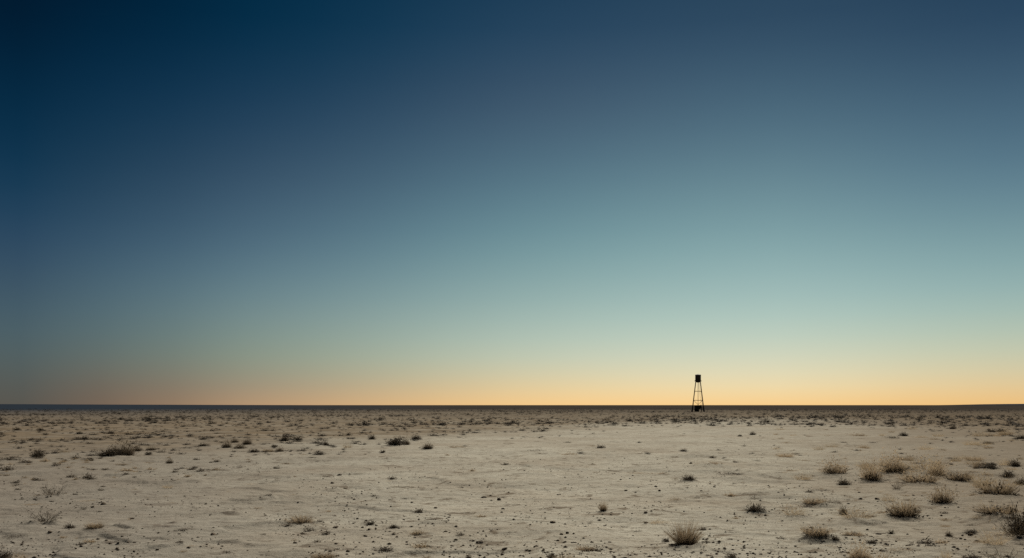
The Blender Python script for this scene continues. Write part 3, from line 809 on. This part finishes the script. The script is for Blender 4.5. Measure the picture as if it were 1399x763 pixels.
# low shed with lean-to under the tower
shed = empty('pump_shed', (TX + (952.0 - 953.7) * px, TY, tz), FACE)
tag(shed, 'dark low shed with a sloping canopy on one post between the tower legs', 'shed')
w = 6.2 * px; dpt = 6 * px
m = MB(); m.box((0, 0, zz(558.5)), (w, dpt, 8.3 * px))
for k in range(9):
    m.box((-w / 2 + (k + .5) * w / 9, -dpt / 2 - .012, zz(558.6)), (w / 9 * .12, .03, 7.7 * px))
wall = m.build('wall', M_SHED, shed)
m = MB(); m.box((.3 * px, 0, zz(554.2)), (w * 1.1, dpt * 1.1, .55 * px), .10); m.build('roof', M_SHED, shed)
m = MB(); m.box((w / 2 + 1.55 * px, 0, zz(554.6)), (3.1 * px, dpt * .8, 2.0 * px), .22)
m.box((w / 2 + 2.3 * px, 0, zz(556.6)), (2.2 * px, dpt * .7, 2.6 * px), -.75)
m.box((w / 2 + .95 * px, .2, zz(557.0)), (1.9 * px, dpt * .6, 4.4 * px))
m.build('canopy', M_SHED, shed)
m = MB(); m.tube([(w / 2 + 3.1 * px, -dpt * .3, zz(556.0)), (w / 2 + 3.35 * px, -dpt * .3, -.05)], [.55 * px, .5 * px], 7); m.build('post', M_SHED, shed)

# ------------------------------------------------------------------ dusk sky: colour by compass direction and elevation
def lin(c):
    c = np.asarray(c, float) / 255
    return np.where(c <= .04045, c / 12.92, ((c + .055) / 1.055) ** 2.4)
SKY = {
 30:   [(0, (0, 25, 46)), (30, (0, 28, 50)), (130, (4, 41, 66)), (230, (17, 54, 80)), (330, (46, 73, 97)), (400, (64, 87, 102)), (450, (76, 97, 105)), (490, (83, 96, 96)), (520, (87, 91, 87)), (553, (89, 86, 79))],
 150:  [(0, (0, 31, 54)), (30, (0, 35, 59)), (130, (12, 48, 74)), (250, (38, 67, 90)), (330, (58, 86, 107)), (400, (80, 105, 117)), (450, (92, 113, 117)), (490, (104, 115, 108)), (520, (113, 107, 95)), (553, (121, 103, 87))],
 360:  [(0, (0, 42, 68)), (30, (5, 46, 72)), (130, (28, 60, 86)), (230, (54, 80, 102)), (330, (80, 109, 126)), (400, (107, 134, 141)), (450, (127, 147, 143)), (490, (142, 154, 136)), (520, (157, 148, 126)), (553, (183, 151, 116))],
 700:  [(0, (26, 59, 85)), (30, (33, 65, 91)), (130, (58, 82, 104)), (230, (80, 110, 127)), (330, (110, 145, 153)), (420, (150, 176, 172)), (455, (170, 189, 177)), (490, (190, 199, 178)), (520, (215, 200, 161)), (545, (236, 202, 146)), (553, (241, 199, 138))],
 1040: [(0, (39, 68, 92)), (30, (46, 73, 97)), (180, (82, 112, 129)), (330, (129, 163, 167)), (400, (158, 186, 183)), (450, (182, 203, 191)), (490, (211, 213, 188)), (520, (232, 219, 180)), (545, (248, 213, 152)), (553, (248, 206, 142))],
 1370: [(0, (37, 66, 91)), (30, (44, 71, 96)), (230, (90, 122, 139)), (330, (124, 157, 162)), (400, (150, 180, 178)), (450, (177, 194, 178)), (490, (202, 203, 174)), (520, (222, 201, 157)), (545, (236, 196, 135)), (553, (236, 191, 126))],
}
EMAX = math.radians(90)
KPOS = np.array([0, .006, .012, .02, .03, .042, .055, .068, .082, .096, .11, .125, .14, .155, .17, .185, .20, .215, .23, .25, .28, .33, .42, .6, 1.0])
def column(x, stops):
    a = math.atan((x - PW / 2) / F)
    e = [math.atan((HOR - y) / F * math.cos(a)) / EMAX for y, _ in stops][::-1]
    cc = np.array([c for _, c in stops][::-1], float)
    e[0] = 0.0
    top = cc[-1]
    e = np.array(list(e) + [.42, 1.0]); cc = np.vstack([cc, top * .80, top * .6])
    out = np.stack([np.interp(KPOS, e, cc[:, k]) for k in range(3)], 1)
    for _ in range(1):      # soften the corners
        s = out.copy(); s[1:-2] = (out[:-3] + 2 * out[1:-2] + out[2:-1]) / 4
        out = s
    return a, out
cols = [column(x, SKY[x]) for x in sorted(SKY)]
az = np.array([c[0] for c in cols]); tab = np.array([c[1] for c in cols])
fine = np.linspace(az[0], az[-1], 15)
def catmull(t):
    out = np.empty((len(KPOS), 3)); i = int(np.clip(np.searchsorted(az, t) - 1, 0, len(az) - 2))
    u = (t - az[i]) / (az[i + 1] - az[i])
    p0 = tab[max(i - 1, 0)]; p1 = tab[i]; p2 = tab[i + 1]; p3 = tab[min(i + 2, len(az) - 1)]
    return p1 + .5 * u * (p2 - p0 + u * (2 * p0 - 5 * p1 + 4 * p2 - p3 + u * (3 * (p1 - p2) + p3 - p0)))
table = [(t, np.clip(catmull(t), 0, 255)) for t in fine]
extra = math.radians(30)
table = [(-math.radians(150), table[0][1] * .75), ] + table + [(math.radians(110), table[-1][1] * .75)]

EXPO = .22
SUN_AZ, SUN_EL = math.radians(18), math.radians(37)
w = bpy.data.worlds.new('World'); sc.world = w; w.use_nodes = True
nt = w.node_tree; bg = nt.nodes['Background']
tc = N(nt, 'ShaderNodeTexCoord'); sp = N(nt, 'ShaderNodeSeparateXYZ'); nt.links.new(tc.outputs['Generated'], sp.inputs[0])
AZ = math_node(nt, 'ARCTAN2', sp.outputs[0], sp.outputs[1])
EL = math_node(nt, 'DIVIDE', math_node(nt, 'ARCSINE', sp.outputs[2]), EMAX, None, True)
prev = None
for i, (t, cc) in enumerate(table):
    rp = N(nt, 'ShaderNodeValToRGB'); rp.color_ramp.interpolation = 'LINEAR'
    el = rp.color_ramp.elements
    while len(el) < len(KPOS): el.new(.5)
    L = lin(cc)
    for k, e_ in enumerate(KPOS): el[k].position = float(e_)
    for k in range(len(KPOS)): el[k].color = (*[float(q) for q in L[k]], 1)
    nt.links.new(EL, rp.inputs[0])
    if prev is None: prev = rp.outputs[0]
    else: prev = mix_col(nt, maprange(nt, AZ, table[i - 1][0], t, 0, 1, False), prev, rp.outputs[0])
sky = N(nt, 'ShaderNodeTexSky', sky_type='NISHITA'); sky.sun_disc = False
sky.sun_elevation = SUN_EL; sky.sun_rotation = SUN_AZ
nis = mix_col(nt, 1.0, sky.outputs[0], (.00015, .00015, .00015), 'MULTIPLY')
nt.links.new(mix_col(nt, 1.0, prev, nis, 'ADD'), bg.inputs[0])
bg.inputs[1].default_value = 2 ** -EXPO

# ------------------------------------------------------------------ light, camera, render
ld = bpy.data.lights.new('added_fill_sun', 'SUN'); ld.energy = 5.0; ld.angle = math.radians(24); ld.color = (1.0, .93, .80)  # added lamp to brighten the sand; no sun stands in this sky
so = link(bpy.data.objects.new('added_fill_sun', ld))
so.rotation_euler = (PI / 2 - SUN_EL, 0, PI - SUN_AZ)
cd = bpy.data.cameras.new('camera'); cd.lens = LENS; cd.sensor_width = 36; cd.clip_start = .05; cd.clip_end = 200000
cd.shift_y = (HOR - PH / 2) / PW
cam = link(bpy.data.objects.new('camera', cd)); cam.location = (0, 0, CAM_H); cam.rotation_euler = (PI / 2, 0, 0)
sc.camera = cam
sc.render.engine = 'CYCLES'
sc.cycles.use_denoising = False
sc.cycles.sample_clamp_indirect = 1.5; sc.cycles.sample_clamp_direct = 4
sc.cycles.max_bounces = 4; sc.cycles.diffuse_bounces = 2
vs = sc.view_settings
vs.view_transform = 'Standard'; vs.look = 'None'; vs.exposure = EXPO; vs.gamma = 1; vs.use_curve_mapping = False
